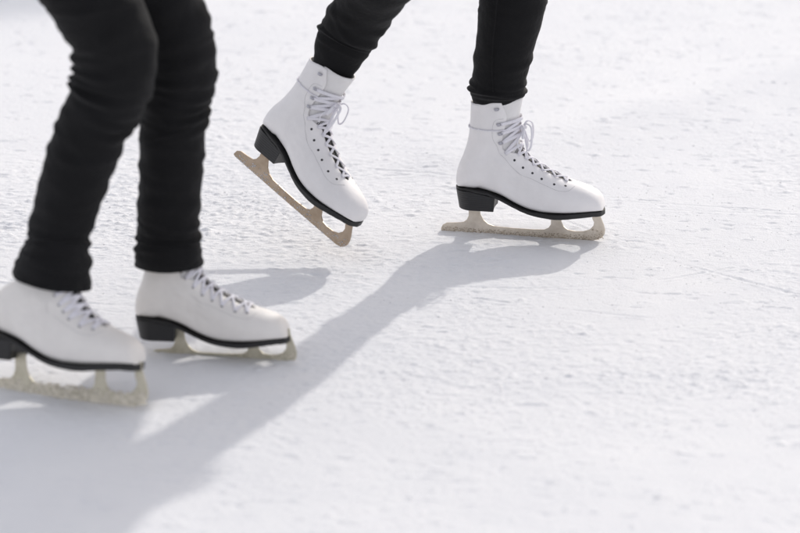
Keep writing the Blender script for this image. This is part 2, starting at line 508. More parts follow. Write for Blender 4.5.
def lace_on_skin(l, parent, w=.0026, th=.0010):
    # keep the bridging part straight across the open throat: convex-ish path
    pts = lace_pts(l)
    ups = [surf_norm(s, a if abs(a) > .05 else .05) for s, a, o in l]
    for k in range(3):
        for i in range(1, len(pts)-1): pts[i] = (pts[i-1]+pts[i]*2+pts[i+1])/4
    return pts, ups

def flat_curve(mb, pts, w, th, ups=None):
    mb.tube(pts, w, th, n=8, upv=ups)

def build_blade(parent, mat, bx=None, bz=0.0):
    def z(x, y): return (cx(x), cz(x, y))
    tail = [(27, 462), (32, 450), (45, 443), (80, 442), (100, 440), (111, 432), (117, 418), (116, 376)]
    rear = [(150, 376), (155, 415), (165, 433), (180, 446), (200, 453), (260, 459), (330, 463), (362, 463), (376, 457), (383, 446), (385, 388)]
    front = [(416, 388), (417, 436), (424, 452), (438, 463), (462, 468), (488, 468), (508, 462), (520, 450), (522, 438), (516, 426), (512, 388)]
    tip = [(535, 388), (537, 405), (546, 428), (554, 446), (558, 462), (557, 474)]
    P = [z(*p) for p in tail+rear+front+tip]
    # toe picks, then the rockered edge back to the tail
    P += [(cx(555), .0125), (cx(550), .0112), (cx(552), .0092), (cx(545), .0082), (cx(547), .0062), (cx(539), .0052), (cx(540), .0032), (cx(531), .0022)]
    for x in (520, 480, 430, 360, 290, 220, 150, 90, 50, 32): P.append((cx(x), .0009*((x-290)/260)**2))
    P.append((cx(27), .003))
    if bx: P = [(x*bx[0]+bx[1], zz+bz) for x, zz in P]
    bm = bmesh.new()
    vs = [bm.verts.new((x, -.0015, zz)) for x, zz in P]
    f = bm.faces.new(vs)
    r = bmesh.ops.extrude_face_region(bm, geom=[f])
    for v in [g for g in r['geom'] if isinstance(g, bmesh.types.BMVert)]: v.co.y = .0015
    bmesh.ops.recalc_face_normals(bm, faces=bm.faces)
    bmesh.ops.bevel(bm, geom=[e for e in bm.edges if abs(e.verts[0].co.y-e.verts[1].co.y) < 1e-6], offset=.0005, segments=1, affect='EDGES')
    # mounting plates under heel and sole
    me = bpy.data.meshes.new('blade'); bm.to_mesh(me); bm.free(); me.materials.append(mat)
    o = link(bpy.data.objects.new('blade', me), parent)
    return o
def sole_curve():
    """centre line of the leather's underside: x -> z"""
    pts = [(84, 329), (120, 336), (150, 342), (185, 349), (218, 362), (245, 376), (266, 387), (290, 398), (320, 408), (350, 414), (388, 418), (425, 419), (460, 416), (495, 412), (525, 408), (553, 402)]
    r = []
    for a, b in pts:
        x = cx(a); r.append((x, cz(a, b)+foot_w(x)*.364*.92))
    return r
def sole_z(x):
    for (a, b), (c, d) in zip(SC[:-1], SC[1:]):
        if x <= c: return b+(d-b)*max(0, (x-a))/(c-a)
    return SC[-1][1]
def foot_w(x):
    """half width of the sole at x"""
    L = cx(554)
    u = min(1, max(0, (x+.0015)/(L+.003)))
    ks = [0, .02, .05, .1, .2, .3, .42, .55, .68, .78, .86, .92, .96, .985, 1]
    ws = [.001, .014, .022, .0285, .0315, .0300, .0320, .0400, .0460, .0468, .0422, .0352, .0270, .0172, .001]
    for i in range(len(ks)-1):
        if u <= ks[i+1]:
            t = (u-ks[i])/(ks[i+1]-ks[i]); return ws[i]+(ws[i+1]-ws[i])*t
    return .001
SC = sole_curve()
def slab(name, xs, ztop, zbot, wfun, mat, parent, inset=.0, n=10):
    vs, fs = [], []
    for x in xs:
        w = wfun(x); 
        for k in range(n+1):
            y = w*(2*k/n-1); vs.append((x, y, ztop(x)))
        for k in range(n+1):
            y = (w-inset)*(2*k/n-1); vs.append((x, y, zbot(x)))
    m = 2*(n+1)
    for i in range(len(xs)-1):
        a = i*m; b = a+m
        for k in range(n):
            fs.append((a+k, a+k+1, b+k+1, b+k)); fs.append((a+n+1+k, b+n+1+k, b+n+2+k, a+n+2+k))
        fs.append((a, b, b+n+1, a+n+1)); fs.append((a+n, a+2*n+1, b+2*n+1, b+n))
    fs.append(tuple(range(0, n+1))+tuple(range(2*n+1, n, -1)))
    e = (len(xs)-1)*m
    fs.append(tuple(e+k for k in range(n, -1, -1))+tuple(e+k for k in range(n+1, 2*n+2)))
    return mesh_obj(name, vs, fs, mat, parent, smooth=False)

def build_sole(parent):
    L = cx(554)
    xs = [-.0015+(L+.003)*(.5-.5*math.cos(PI*i/60)) for i in range(61)]
    def th(x): return .0032+.0046*min(1, max(0, (x-.12)/.08))
    o = slab('sole', xs, lambda x: sole_z(x)+.0012, lambda x: sole_z(x)-th(x), lambda x: foot_w(x)+.0012, M_SOLE, parent, .0006)
    bv = o.modifiers.new('b', 'BEVEL'); bv.width = .0009; bv.segments = 2; bv.limit_method = 'ANGLE'; bv.angle_limit = math.radians(50); bake(o)
    # stacked heel block: outlines at several levels, tapering downward with a hollowed front
    zt = lambda x: sole_z(x)-.0028
    z0 = cz(140, 405)+.0095
    x_back, x_front = -.0012, cx(209)
    rings = []
    nlev = 9; nn = 22
    for l in range(nlev+1):
        t = l/nlev
        xb = x_back+.0062*t; xf = x_front-.0030*t
        ring = []
        # rounded back, straight sides, concave breast
        for k in range(nn+1):
            a = PI/2+PI*k/nn
            R = (.031-.0035*t)
            ring.append((xb+R+R*math.cos(a) if True else 0, R*math.sin(a)))
        Rw = .0305-.0035*t
        ring = [(x, y) for x, y in ring]
        ring += [(xf-.001, -Rw), (xf, -Rw+.001)]
        for k in range(1, 8):
            yy = -Rw+.001+(2*Rw-.002)*k/8
            ring.append((xf-.0022*math.cos(yy/Rw*PI/2), yy))
        ring += [(xf, Rw-.001), (xf-.001, Rw)]
        rings.append([(x, y, (zt(x) if l == 0 else zt(x)+(z0-zt(x))*t)) for x, y in ring])
    vs = [p for r in rings for p in r]; m = len(rings[0]); fs = []
    for l in range(nlev):
        for k in range(m): fs.append((l*m+k, l*m+(k+1) % m, (l+1)*m+(k+1) % m, (l+1)*m+k))
    fs.append(tuple(range(m))); fs.append(tuple(nlev*m+k for k in range(m))[::-1])
    h = mesh_obj('heel', vs, fs, M_HEEL, parent, smooth=False)
    bv = h.modifiers.new('b', 'BEVEL'); bv.width = .0008; bv.segments = 2; bv.limit_method = 'ANGLE'; bv.angle_limit = math.radians(50); bake(h)
    return z0

def build_plates(parent, mat, z0):
    mb = MB()
    # rear plate under the heel, front plate under the sole
    def box(x0, x1, w, za, zb):
        vs = [(x0, -w, za(x0)), (x1, -w, za(x1)), (x1, w, za(x1)), (x0, w, za(x0)), (x0, -w, zb(x0)), (x1, -w, zb(x1)), (x1, w, zb(x1)), (x0, w, zb(x0))]
        mb.add(vs, [(0, 1, 2, 3), (4, 7, 6, 5), (0, 4, 5, 1), (1, 5, 6, 2), (2, 6, 7, 3), (3, 7, 4, 0)])
    box(cx(104), cx(176), .017, lambda x: z0+.0004, lambda x: z0-.0016)
    mb.build('heel_plate', mat, parent, smooth=False); mb = MB()
    n = 8
    for i in range(n):
        a = cx(372)+(cx(538)-cx(372))*i/n; b = cx(372)+(cx(538)-cx(372))*(i+1)/n
        box(a, b, .020-.0009*i, lambda x: sole_z(x)-.0080, lambda x: sole_z(x)-.0096)
    return mb.build('sole_plate', mat, parent, smooth=False)

def crust(parent, seed, amount, mat, top=.5, size=1.0, bx=None, bz=0.0):
    """snow and ice packed on the runner of a blade"""
    rnd = random.Random(seed); mb = MB()
    for k in range(amount):
        x = rnd.uniform(30, 552); zmax = .013
        zz = .001+zmax*rnd.random()**2*top*2
        if x > 515: zz = .004+rnd.random()*.02
        sgn = rnd.choice((-1, -1, 1))
        r = size*rnd.uniform(.0006, .0017)*(1.5 if rnd.random() < .08 else 1)
        X_ = cx(x) if not bx else cx(x)*bx[0]+bx[1]
        mb.lump((X_, sgn*.0016, zz+bz), r, seed*1000+k, (1.4, .55, .9))
    o = mb.build('snow_crust', mat, parent); o['kind'] = 'stuff'
    return o

def build_skate(mat_up, mat_bl, tied=True, frost=None, flex=0.0, smax=None, bx=None, bz=0.0, hooks=1, eyes=7):
    global FLEX
    FLEX = flex; top = smax or NS
    root = empty('ice_skate')
    build_upper(root, mat_up, smax)
    # tongue (white, above) and a black strip seen between the crossing laces
    def strip(name, s0, s1, amax, off, mat, ext=0.0, n=26, m=14, thick=.0022):
        vs, fs = [], []
        for i in range(n+1):
            s = s0+(s1-s0)*i/n
            for j in range(m+1):
                t = 2*j/m-1; a = amax(s)*t
                p = surf(s, a if abs(a) > .01 else .01, off)
                if ext and i > n-6:
                    k = (i-(n-6))/6; p = p+Vector((.0035*k*k, 0, ext*k*k*(1-.55*t*t)))
                vs.append(p)
        for i in range(n):
            for j in range(m): fs.append((i*(m+1)+j, i*(m+1)+j+1, (i+1)*(m+1)+j+1, (i+1)*(m+1)+j))
        o = mesh_obj(name, vs, fs, mat, root); so = o.modifiers.new('s', 'SOLIDIFY'); so.thickness = thick; so.offset = -1
        return bake(o)
    strip('throat_strip', S_THROAT-.1, 13.0, lambda s: throat(s)+.28, -.0030, M_THROAT)
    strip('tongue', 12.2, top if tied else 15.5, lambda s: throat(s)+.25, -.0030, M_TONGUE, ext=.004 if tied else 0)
    if tied: strip('cuff_lining', top-2.2, top-.04, lambda s: PI*.999, -.0062, M_LINING, n=8, m=50, thick=.001)
    # eyelets and hooks, each its own little mesh
    for (s, a) in EP[:eyes]:
        for sg in (1, -1):
            o = link(bpy.data.objects.new('eyelet', EYE_ME), root); o.matrix_local = orient(s, sg*a)
    for (s, a) in (HP if tied else HP[:hooks]):
        for sg in (1, -1):
            o = link(bpy.data.objects.new('hook', HOOK_ME), root)
            M = orient(s, sg*a)
            o.matrix_local = M@Matrix.Rotation(PI/2*(1 if sg > 0 else 1), 4, 'Z')
    # crossing laces
    mb = MB()
    pts_all = EP[:eyes]+(HP[:3] if tied else HP[:hooks])
    for i in range(len(pts_all)-1):
        for sg in (1, -1):
            a0, a1 = pts_all[i][1], pts_all[i+1][1]
            if tied:                                    # threaded from below: only the crossing part shows
                if i < len(EP): a0 = throat(pts_all[i][0])+.10
                if i+1 < len(EP): a1 = throat(pts_all[i+1][0])+.10
            p = (pts_all[i][0], sg*a0); q = (pts_all[i+1][0], -sg*a1)
            l = lace_between(p, q, .0014+(.0009 if sg > 0 else .0), .0012)
            pts, ups = lace_on_skin(l, root)
            flat_curve(mb, pts, .0036 if i >= len(EP)-1 else .0027, .0011, ups)
    # a straight bar across the lowest pair
    a0 = throat(EP[0][0])+.12 if tied else EP[0][1]
    l = lace_between((EP[0][0], a0), (EP[0][0], -a0), .0016, .0008)
    pts, ups = lace_on_skin(l, root); flat_curve(mb, pts, .0027, .0010, ups)
    mb.build('lace', M_LACE, root)
    if tied:
        mb = MB()
        # lace drawn round the ankle, sagging a little at the back
        loop = []
        for k in range(64):
            a = -PI+2*PI*k/63
            zt = L2((150, 125))[1]+.002*math.cos(a)
            best = None
            for i in range(60):
                s = 17+5.5*i/60; p = surf(s, a if abs(a) > .02 else .02, .0018)
                if best is None or abs(p.z-zt) < best[0]: best = (abs(p.z-zt), p)
            loop.append(best[1])
        mb.tube(loop, .0015, .0012, n=8, cap=False)
        mb.build('ankle_lace', M_LACE, root)
        mb = MB(); K = Vector((cx(290), -.004, cz(290, 133)))
        mb.tube(smooth_path([K+Vector((-.003, -.008, 0)), K+Vector((.004, -.002, .003)), K+Vector((.004, .005, -.001)), K+Vector((-.002, .008, 0))], 4), .0032, .0026, n=8)
        def loopy(d, side, drop, r, w=.0022):
            return smooth_path([K, K+Vector((d*.45, side*.35, r*.9)), K+Vector((d, side*.8, r*.3)), K+Vector((d*1.02, side, -drop*.7)), K+Vector((d*.65, side*.9, -drop)), K+Vector((d*.3, side*.4, -drop*.45)), K], 7)
        mb.tube(loopy(.019, -.018, .040, .011), .0026, .0014, n=8)
        mb.tube(loopy(.016, .020, .032, .013), .0025, .0014, n=8)
        mb.tube(loopy(.005, -.026, .014, .007), .0023, .0013, n=8)
        mb.tube(smooth_path([K, K+Vector((.008, -.010, -.010)), K+Vector((.012, -.013, -.030)), K+Vector((.010, -.014, -.047)), K+Vector((.014, -.013, -.056))], 6), .0020, .0012, n=8)
        mb.tube(smooth_path([K, K+Vector((.000, -.016, -.008)), K+Vector((-.006, -.026, -.020)), K+Vector((-.002, -.029, -.036))], 6), .0014, .0010, n=8)
        mb.build('lace_bow', M_LACE, root)
    # stitching: facing seam and quarter seam, near and far side
    mb = MB()
    for sg in (1, -1):
        for dd in (.0, ):
            seam = [(236, 110), (205, 120), (200, 165), (215, 200), (236, 232), (262, 262), (292, 287), (330, 303), (372, 322), (410, 338), (445, 340), (462, 322)]
            if not tied: seam = seam[5:]
            pp = [nearest_fast(*p) for p in seam]
            a = [np.array(p) for p in pp]
            line = [catmull(a, i/9) for i in range((len(a)-1)*9+1)]
            mb.tube([surf(q[0], sg*q[1], .0001) for q in line], .0003, .0003, n=5)
    mb.build('seam', M_STITCH, root)
    build_blade(root, mat_bl, bx, bz)
    z0 = build_sole(root)
    build_plates(root, mat_bl, z0)
    if frost: crust(root, *frost, bx=bx, bz=bz)
    return root
def place(root, tail, tip, scale, roll):
    """stand the blade edge on the line tail -> tip; roll leans the boot about it (+ = top away from the camera side)"""
    F = (tip-tail).normalized(); Z = Vector((0, 0, 1))
    U = (Z-F*Z.dot(F)).normalized(); S = U.cross(F)       # S = local +y (left of forward)
    U2 = U*math.cos(roll)+S*math.sin(roll); S2 = U2.cross(F)
    R = Matrix((F, S2, U2)).transposed().to_4x4()
    mid_local = Vector((cx(290), 0, 0))*scale
    mid = (tail+tip)/2
    root.matrix_world = Matrix.Translation(mid-R.to_3x3()@mid_local)@R@Matrix.Scale(scale, 4)
    return root.matrix_world.copy()

# ------------------------------------------------------------------ clothes and bodies
def leg_tube(mb, st, folds=(), n=56, per=16, seed=0, wr=.0016, cap_top=True, crumple=26):
    """st: list of (point, half width seen, half depth); folds: (t, tilt, width, amp, angle, spread)"""
    P = [np.array((*s[0], s[1], s[2])) for s in st]
    rf = random.Random(100+seed); folds = list(folds)
    for k in range(int(crumple)):                             # short irregular creases
        folds.append((rf.uniform(1.2, len(st)-2.5), rf.uniform(-.6, .6), rf.uniform(.07, .15), rf.uniform(.0008, .0020), rf.uniform(-PI, PI), rf.uniform(.1, .6)))
    m = (len(P)-1)*per
    C = [catmull(P, i/per) for i in range(m+1)]
    base = len(mb.v)
    for i, c in enumerate(C):
        p = Vector(c[:3]); t = Vector(C[min(i+1, m)][:3])-Vector(C[max(i-1, 0)][:3]); t.normalize()
        side = Vector((1, 0, 0)); side = (side-t*side.dot(t)).normalized(); dep = t.cross(side).normalized()
        if dep.y < 0: dep.negate()
        s = i/per
        for k in range(n):
            a = 2*PI*k/n; ca, sa = math.cos(a), math.sin(a)       # a=0 image right, a=pi/2 away, -pi/2 towards camera
            r = 0
            for (ft, tilt, w, amp, ang, spr) in folds:
                d = math.cos(a-ang); 
                win = max(0, (d-spr)/(1-spr)) if spr > -1 else 1
                if win <= 0: continue
                x = (s-ft-tilt*math.sin(a-ang)+.06*noise.noise(Vector((ca*1.5+seed, sa*1.5, ft*3))))/w
                if abs(x) > 4: continue
                r += 1.35*amp*win**.6*(math.exp(-x*x)-.45*math.exp(-(x-1.5)**2)-.35*math.exp(-(x+1.5)**2))
            r += wr*noise.noise(Vector((ca*1.2+seed*3.1, sa*1.2, s*2.4)))*1.6
            r += wr*.6*noise.noise(Vector((ca*1.6+seed+s*1.1, sa*1.6+s*1.3, s*2.6)))
            mb.v.append(p+side*((c[3]+r)*ca)+dep*((c[4]+r)*sa))
    for i in range(m):
        for k in range(n):
            a = base+i*n+k; b = base+i*n+(k+1) % n
            mb.f.append((a, b, b+n, a+n))
    if cap_top: mb.f.append(tuple(base+m*n+k for k in range(n)))
    # turned-in hem at the bottom: short inner lip
    lip = len(mb.v); c0 = Vector(C[0][:3]); up = (Vector(C[2][:3])-c0).normalized()
    for k in range(n):
        v = mb.v[base+k]; mb.v.append(c0+(v-c0)*.93+up*.012)
    for k in range(n):
        mb.f.append((base+(k+1) % n, base+k, lip+k, lip+(k+1) % n))

def skin_mesh(name, joints, edges, mat, parent, levels=2):
    """joints: {key:(pos, radius)}; grows one continuous body"""
    keys = list(joints); ix = {k: i for i, k in enumerate(keys)}
    me = bpy.data.meshes.new(name); me.from_pydata([tuple(joints[k][0]) for k in keys], [(ix[a], ix[b]) for a, b in edges], [])
    o = link(bpy.data.objects.new(name, me), parent)
    o.modifiers.new('skin', 'SKIN')
    for k in keys:
        r = joints[k][1]
        me.skin_vertices[0].data[ix[k]].radius = r if isinstance(r, tuple) else (r, r)
    me.skin_vertices[0].data[0].use_root = True
    o.modifiers['skin'].use_smooth_shade = True
    sb = o.modifiers.new('sub', 'SUBSURF'); sb.levels = levels; sb.render_levels = levels
    bake(o); o.data.materials.clear(); o.data.materials.append(mat)
    return o

def build_person(root, hipR, hipL, legs, lean, cat_mat, arms, shadow_hem=False):
    """body, jacket and hair above the legs; root is an Empty at the origin of the figure"""
    J = {}; E = []; off0 = root.location
    pel = (hipR+hipL)/2+Vector((0, 0, .05))
    J['pelvis'] = (pel, .11)
    waist = pel+Vector((lean*.14, 0, .16)); chest = pel+Vector((lean*.34, 0, .36)); neckb = pel+Vector((lean*.44, 0, .50)); neck = neckb+Vector((.012, -.004, .06))
    J['waist'] = (waist, .10); J['chest'] = (chest, .125); J['neckb'] = (neckb, .055); J['neck'] = (neck, .05)
    J['skull'] = (neck+Vector((.01, 0, .075)), (.07, .082)); J['crown'] = (neck+Vector((.0, 0, .15)), (.062, .07))
    J['chin'] = (neck+Vector((.052, -.006, .038)), .032); J['nose'] = (neck+Vector((.098, -.006, .085)), .010)
    E += [('pelvis', 'waist'), ('waist', 'chest'), ('chest', 'neckb'), ('neckb', 'neck'), ('neck', 'skull'), ('skull', 'crown'), ('skull', 'chin'), ('skull', 'nose')]
    for s in ('r', 'l'):
        path = legs[s]; prev = 'pelvis'
        for q, st in enumerate(path):
            key = f'leg{s}{q}'; J[key] = (st[0]-off0, min(st[1], st[2])*.58); E.append((prev, key)); prev = key
    jac = MB()
    hands = []
    for s, sy in (('r', -1), ('l', 1)):
        sh = chest+Vector((lean*.06, sy*.17, .09)); el = sh+Vector(arms[s][0]); wr = el+Vector(arms[s][1])
        J['sh'+s] = (sh, .05); J['el'+s] = (el, .036); J['wr'+s] = (wr, .024)
        d = (wr-el).normalized(); palm = wr+d*.055
        J['palm'+s] = (palm, (.022, .030))
        E += [('chest', 'sh'+s), ('sh'+s, 'el'+s), ('el'+s, 'wr'+s), ('wr'+s, 'palm'+s)]
        side = d.cross(Vector((0, sy, .2))).normalized()
        curl = side.cross(d).normalized()*(-sy)
        for q, (o_, ln) in enumerate(((-.030, .070), (-.011, .080), (.009, .074), (.028, .058))):
            b = palm+d*.032+side*o_; m_ = b+d*ln*.5+curl*.006; t_ = m_+d*ln*.42+curl*.016
            J[f'f{s}{q}a'] = (b, .0095); J[f'f{s}{q}b'] = (m_, .0085); J[f'f{s}{q}c'] = (t_, .007)
            E += [('palm'+s, f'f{s}{q}a'), (f'f{s}{q}a', f'f{s}{q}b'), (f'f{s}{q}b', f'f{s}{q}c')]
        b = palm-d*.012-side*.035; t_ = b+d*.040-side*.018+curl*.01
        J[f't{s}a'] = (b, .011); J[f't{s}b'] = (t_, .009); E += [('palm'+s, f't{s}a'), (f't{s}a', f't{s}b')]
        jac.tube(smooth_path([chest+Vector((0, sy*.08, .10)), sh+Vector((0, 0, .005)), sh.lerp(el, .5), el, el.lerp(wr, .5), wr], 6),
                 [.06+.012*math.sin(PI*min(1, i/9)) - .001*i for i in range(31)], n=20)
    skin_mesh('body', J, E, M_SKIN, root)
    # jacket torso; the unseen long hem is added to close the leg shadows
    secs = ([(pel+Vector((-.035, 0, -.33)), .125, .16)] if shadow_hem else [])+[(pel+Vector((-.01, 0, -.20)), .15, .18), (pel+Vector((0, 0, -.10)), .155, .185), (pel, .15, .18), (waist, .125, .155), (waist.lerp(chest, .5), .135, .175), (chest, .135, .20), (chest+Vector((lean*.05, 0, .09)), .12, .19), (neckb+Vector((0, 0, -.01)), .075, .09), (neckb+Vector((.004, 0, .05)), .062, .068)]
    a = [np.array((*p, rx, ry)) for p, rx, ry in secs]
    vs, fs = [], []; n = 36; per = 6; m = (len(a)-1)*per
    for i in range(m+1):
        c = catmull(a, i/per)
        for k in range(n):
            t = 2*PI*k/n; r = 1+.03*noise.noise(Vector((math.cos(t)*2, math.sin(t)*2, i*.5)))
            vs.append((c[0]+c[3]*r*math.cos(t), c[1]+c[4]*r*math.sin(t), c[2]))
    for i in range(m):
        for k in range(n): fs.append((i*n+k, i*n+(k+1) % n, (i+1)*n+(k+1) % n, (i+1)*n+k))
    jac.add(vs, fs)
    jac.build('jacket', cat_mat, root)
    # hair: a cap with a ponytail, open towards the face
    hb = MB(); c = neck+Vector((-.004, 0, .095)); vs, fs = [], []; n, m = 28, 14
    for i in range(m+1):
        th = PI*.78*i/m
        for k in range(n):
            t = 2*PI*k/n
            r = 1+.04*noise.noise(Vector((math.cos(t)*3, math.sin(t)*3, th*4)))
            front = max(0, math.cos(t))
            tt = th*(1-.42*front)
            vs.append(c+Vector((.098*r*math.sin(tt)*math.cos(t), .084*r*math.sin(tt)*math.sin(t), .10*r*math.cos(tt))))
    for i in range(m):
        for k in range(n): fs.append((i*n+k, i*n+(k+1) % n, (i+1)*n+(k+1) % n, (i+1)*n+k))
    hb.add(vs, fs)
    hb.tube(smooth_path([c+Vector((-.085, 0, .02)), c+Vector((-.13, 0, -.01)), c+Vector((-.14, 0, -.09)), c+Vector((-.12, 0, -.19))], 6), [.016+.014*math.sin(PI*i/18) for i in range(19)], n=14)
    hb.build('hair', M_HAIR, root)

def scaled(px, y): return px/(FPX/((Vector((0, y, .3))-CAM).length))

# ---- skater on the right: left foot planted, right foot lifted behind
tailP = ground(440.5, 230.5); tipP = ground(604, 241)
person_r = empty('person', (ground(500, 236).x, ground(500, 236).y, 0))
person_r['label'] = 'skater in black skinny trousers tucked into white skates, one foot lifted off the ice'
person_r['category'] = 'person'; person_r['group'] = 'skaters on the rink'
person_l = empty('person', (ground(130, 385).x, ground(130, 385).y, 0))
person_l['label'] = 'nearer skater at the left edge with bent knees, black trousers hanging over white skates'
person_l['category'] = 'person'; person_l['group'] = 'skaters on the rink'
bpy.context.view_layer.update()

sk = build_skate(M_LEATHER, M_BLADE, True, (5, 1300, M_GRIT, .36, .62))
sk['label'] = 'white skate planted flat on the ice with its laces tied in a bow'
MP = place(sk, tailP, tipP, (tipP-tailP).length/(cx(557)-cx(27)), 0.0)
def adopt(o, person):
    bpy.context.view_layer.update(); w = o.matrix_world.copy(); o.parent = person
    o.matrix_parent_inverse = Matrix.Identity(4); o.matrix_local = person.matrix_world.inverted()@w
MP = MP.copy(); MP.translation.z -= .0005
sk.matrix_world = MP; adopt(sk, person_r)

SCALE_R = MP.to_scale().x
toeL = at(343.5, 251, ground(345, 262).y)
tl = Vector(toeL)
L_b = SCALE_R*(cx(557)-cx(27))
heelL = None
for k in range(60):                                     # the tail lies on its own sight line, one blade length from the tip
    y = toeL.y+.02+.28*k/60; p = at(233, 155, y)
    if heelL is None or abs((p-toeL).length-L_b) < abs((heelL-toeL).length-L_b): heelL = p
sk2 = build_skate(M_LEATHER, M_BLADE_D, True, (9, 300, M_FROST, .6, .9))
sk2['label'] = 'white skate lifted off the ice with its toe pointing down'
ML = place(sk2, heelL, toeL, SCALE_R, math.radians(14)); adopt(sk2, person_r)

# ---- skater on the left
BX = (.863, .0508)
T_L = cx(557)*BX[0]+BX[1]; B_L = cx(27)*BX[0]+BX[1]
def place2(root, tip, yaw, up, scale, roll):
    f = Vector((math.cos(yaw)*math.cos(up), -math.sin(yaw)*math.cos(up), math.sin(up)))
    S = Vector((0, 0, 1)).cross(f).normalized(); U = f.cross(S).normalized()
    U2 = U*math.cos(roll)+S*math.sin(roll); S2 = U2.cross(f)
    R = Matrix((f, S2, U2)).transposed().to_4x4()
    M = Matrix.Translation(tip-R.to_3x3()@(Vector((T_L, 0, .0))*scale))@R@Matrix.Scale(scale, 4)
    root.matrix_world = M; return M.copy()
sk3 = build_skate(M_LEATHER_W, M_BLADE_Y, False, (13, 1300, M_FROST_T, .75, 1.5), flex=math.radians(31), smax=18.2, hooks=0, eyes=6, bx=BX)
sk3['label'] = 'nearer white skate cut by the left edge, its blade crusted with snow'
tip3 = Vector((-.412, -.704, .0108))
M3 = place2(sk3, tip3, math.radians(24), math.radians(3.2), 1.08, math.radians(11)); adopt(sk3, person_l)
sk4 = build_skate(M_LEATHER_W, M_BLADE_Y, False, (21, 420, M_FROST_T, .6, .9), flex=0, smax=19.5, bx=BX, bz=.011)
sk4['label'] = 'farther white skate standing just behind the nearer foot'
M4 = place2(sk4, ground(297, 370, -.016), math.radians(10), math.radians(1.4), SCALE_R*.955, math.radians(2)); adopt(sk4, person_l)
FLEX = 0.0

def local(M, px, py): 
    q = L2((px, py)); return M@Vector((q[0], 0, q[1]))
W = lambda px, y: px/ (FPX/abs((Vector((0, y, .35))-CAM).dot(ray(400, 266.5).normalized())))

# trousers, right skater (legs go down into the boots)
mbt = MB()
yP = tailP.y*.5+tipP.y*.5
topP = local(MP, 205, 46); inP = local(MP, 200, 118)
yA = topP.y
stP = [(inP, .034, .026), (topP, .0455, .0340), (at(497.5, 91, yA), W(28.5, yA), .0455), (at(499.5, 76, yA), W(27.5, yA), .045),
       (at(505, 45, yA), W(29.5, yA), .050), (at(510.5, 15, yA+.005), W(32.5, yA), .055), (at(514, -12, yA+.01), W(35, yA), .058),
       (at(516, -50, yA+.012), W(37, yA), .060), (at(510, -110, yA+.01), W(43, yA), .068), (at(497, -190, yA), W(49, yA), .08), (at(486, -250, yA), W(50, yA), .085)]
leg_tube(mbt, stP, folds=[(2.0, .12, .13, .0034, PI, -.5), (2.25, .2, .12, .0018, 0, -.1), (2.45, -.18, .14, .0022, PI, -.3), (2.9, .2, .16, .0018, 0, -.5), (3.5, .25, .22, .0012, PI, -.2), (6.6, .15, .2, .003, PI, -.2), (7.1, -.1, .2, .003, PI, -.2)], seed=2, wr=.0010, crumple=9)
topL = local(ML, 206, 46); inL = local(ML, 200, 118)
yB = topL.y
stL = [(inL, .034, .028), (topL, .0380, .0300), (at(342, 46, yB+.004), W(28, yB), .0400), (at(350, 31, yB+.002), W(30, yB), .045),
       (at(367, 4, yB-.02), W(31, yB), .048), (at(385, -24, yB-.07), W(36, yB), .054), (at(404, -52, yB-.12), W(41, yB), .062), (at(428, -105, yB-.13), W(46, yB), .070),
       (at(452, -180, yB-.10), W(49, yB), .08), (at(474, -250, yB-.06), W(50, yB), .085)]
leg_tube(mbt, stL, folds=[(2.4, .16, .16, .0032, PI, -.6), (2.9, -.2, .16, .0030, 0, -.5), (3.4, .25, .17, .0026, PI, -.3), (3.75, .25, .17, .0028, 0, -.2), (4.4, .2, .2, .0018, 0, -.2), (7.0, .15, .18, .004, 0, 0), (7.4, .15, .18, .004, PI, 0)], seed=5, wr=.0014, crumple=12)
hipPp, hipLp = stP[-1][0], stL[-1][0]
def pelvis(mb, a, b, r=.1):
    c = (a+b)/2; vs, fs = [], []; n, m = 32, 14
    for i in range(m+1):
        t = i/m; z = c.z-.10+.24*t
        k = math.sin(PI*(.16+.66*t))**.5
        for j in range(n):
            u = 2*PI*j/n; vs.append((c.x+.118*k*math.cos(u), c.y+.165*k*math.sin(u), z))
    for i in range(m):
        for j in range(n): fs.append((i*n+j, i*n+(j+1) % n, (i+1)*n+(j+1) % n, (i+1)*n+j))
    fs.append(tuple(range(n))[::-1]); fs.append(tuple(m*n+j for j in range(n)))
    mb.add(vs, fs)
pelvis(mbt, hipPp, hipLp)
def rebase(mb, person):
    mb.v = [v-person.location for v in mb.v]
rebase(mbt, person_r)
tr_r = mbt.build('trousers', M_TR_R, person_r)
# side seam on the planted leg
sm = MB()
pts = smooth_path([at(493, 92, yA-.046), at(492, 70, yA-.0475), at(493, 45, yA-.050), at(495.5, 18, yA-.054), at(498, -10, yA-.058)], 6)
pts = [p-person_r.location for p in pts]
sm.tube(pts, .0011, .0011, n=6); so_ = sm.build('seam', M_TR_R, tr_r)

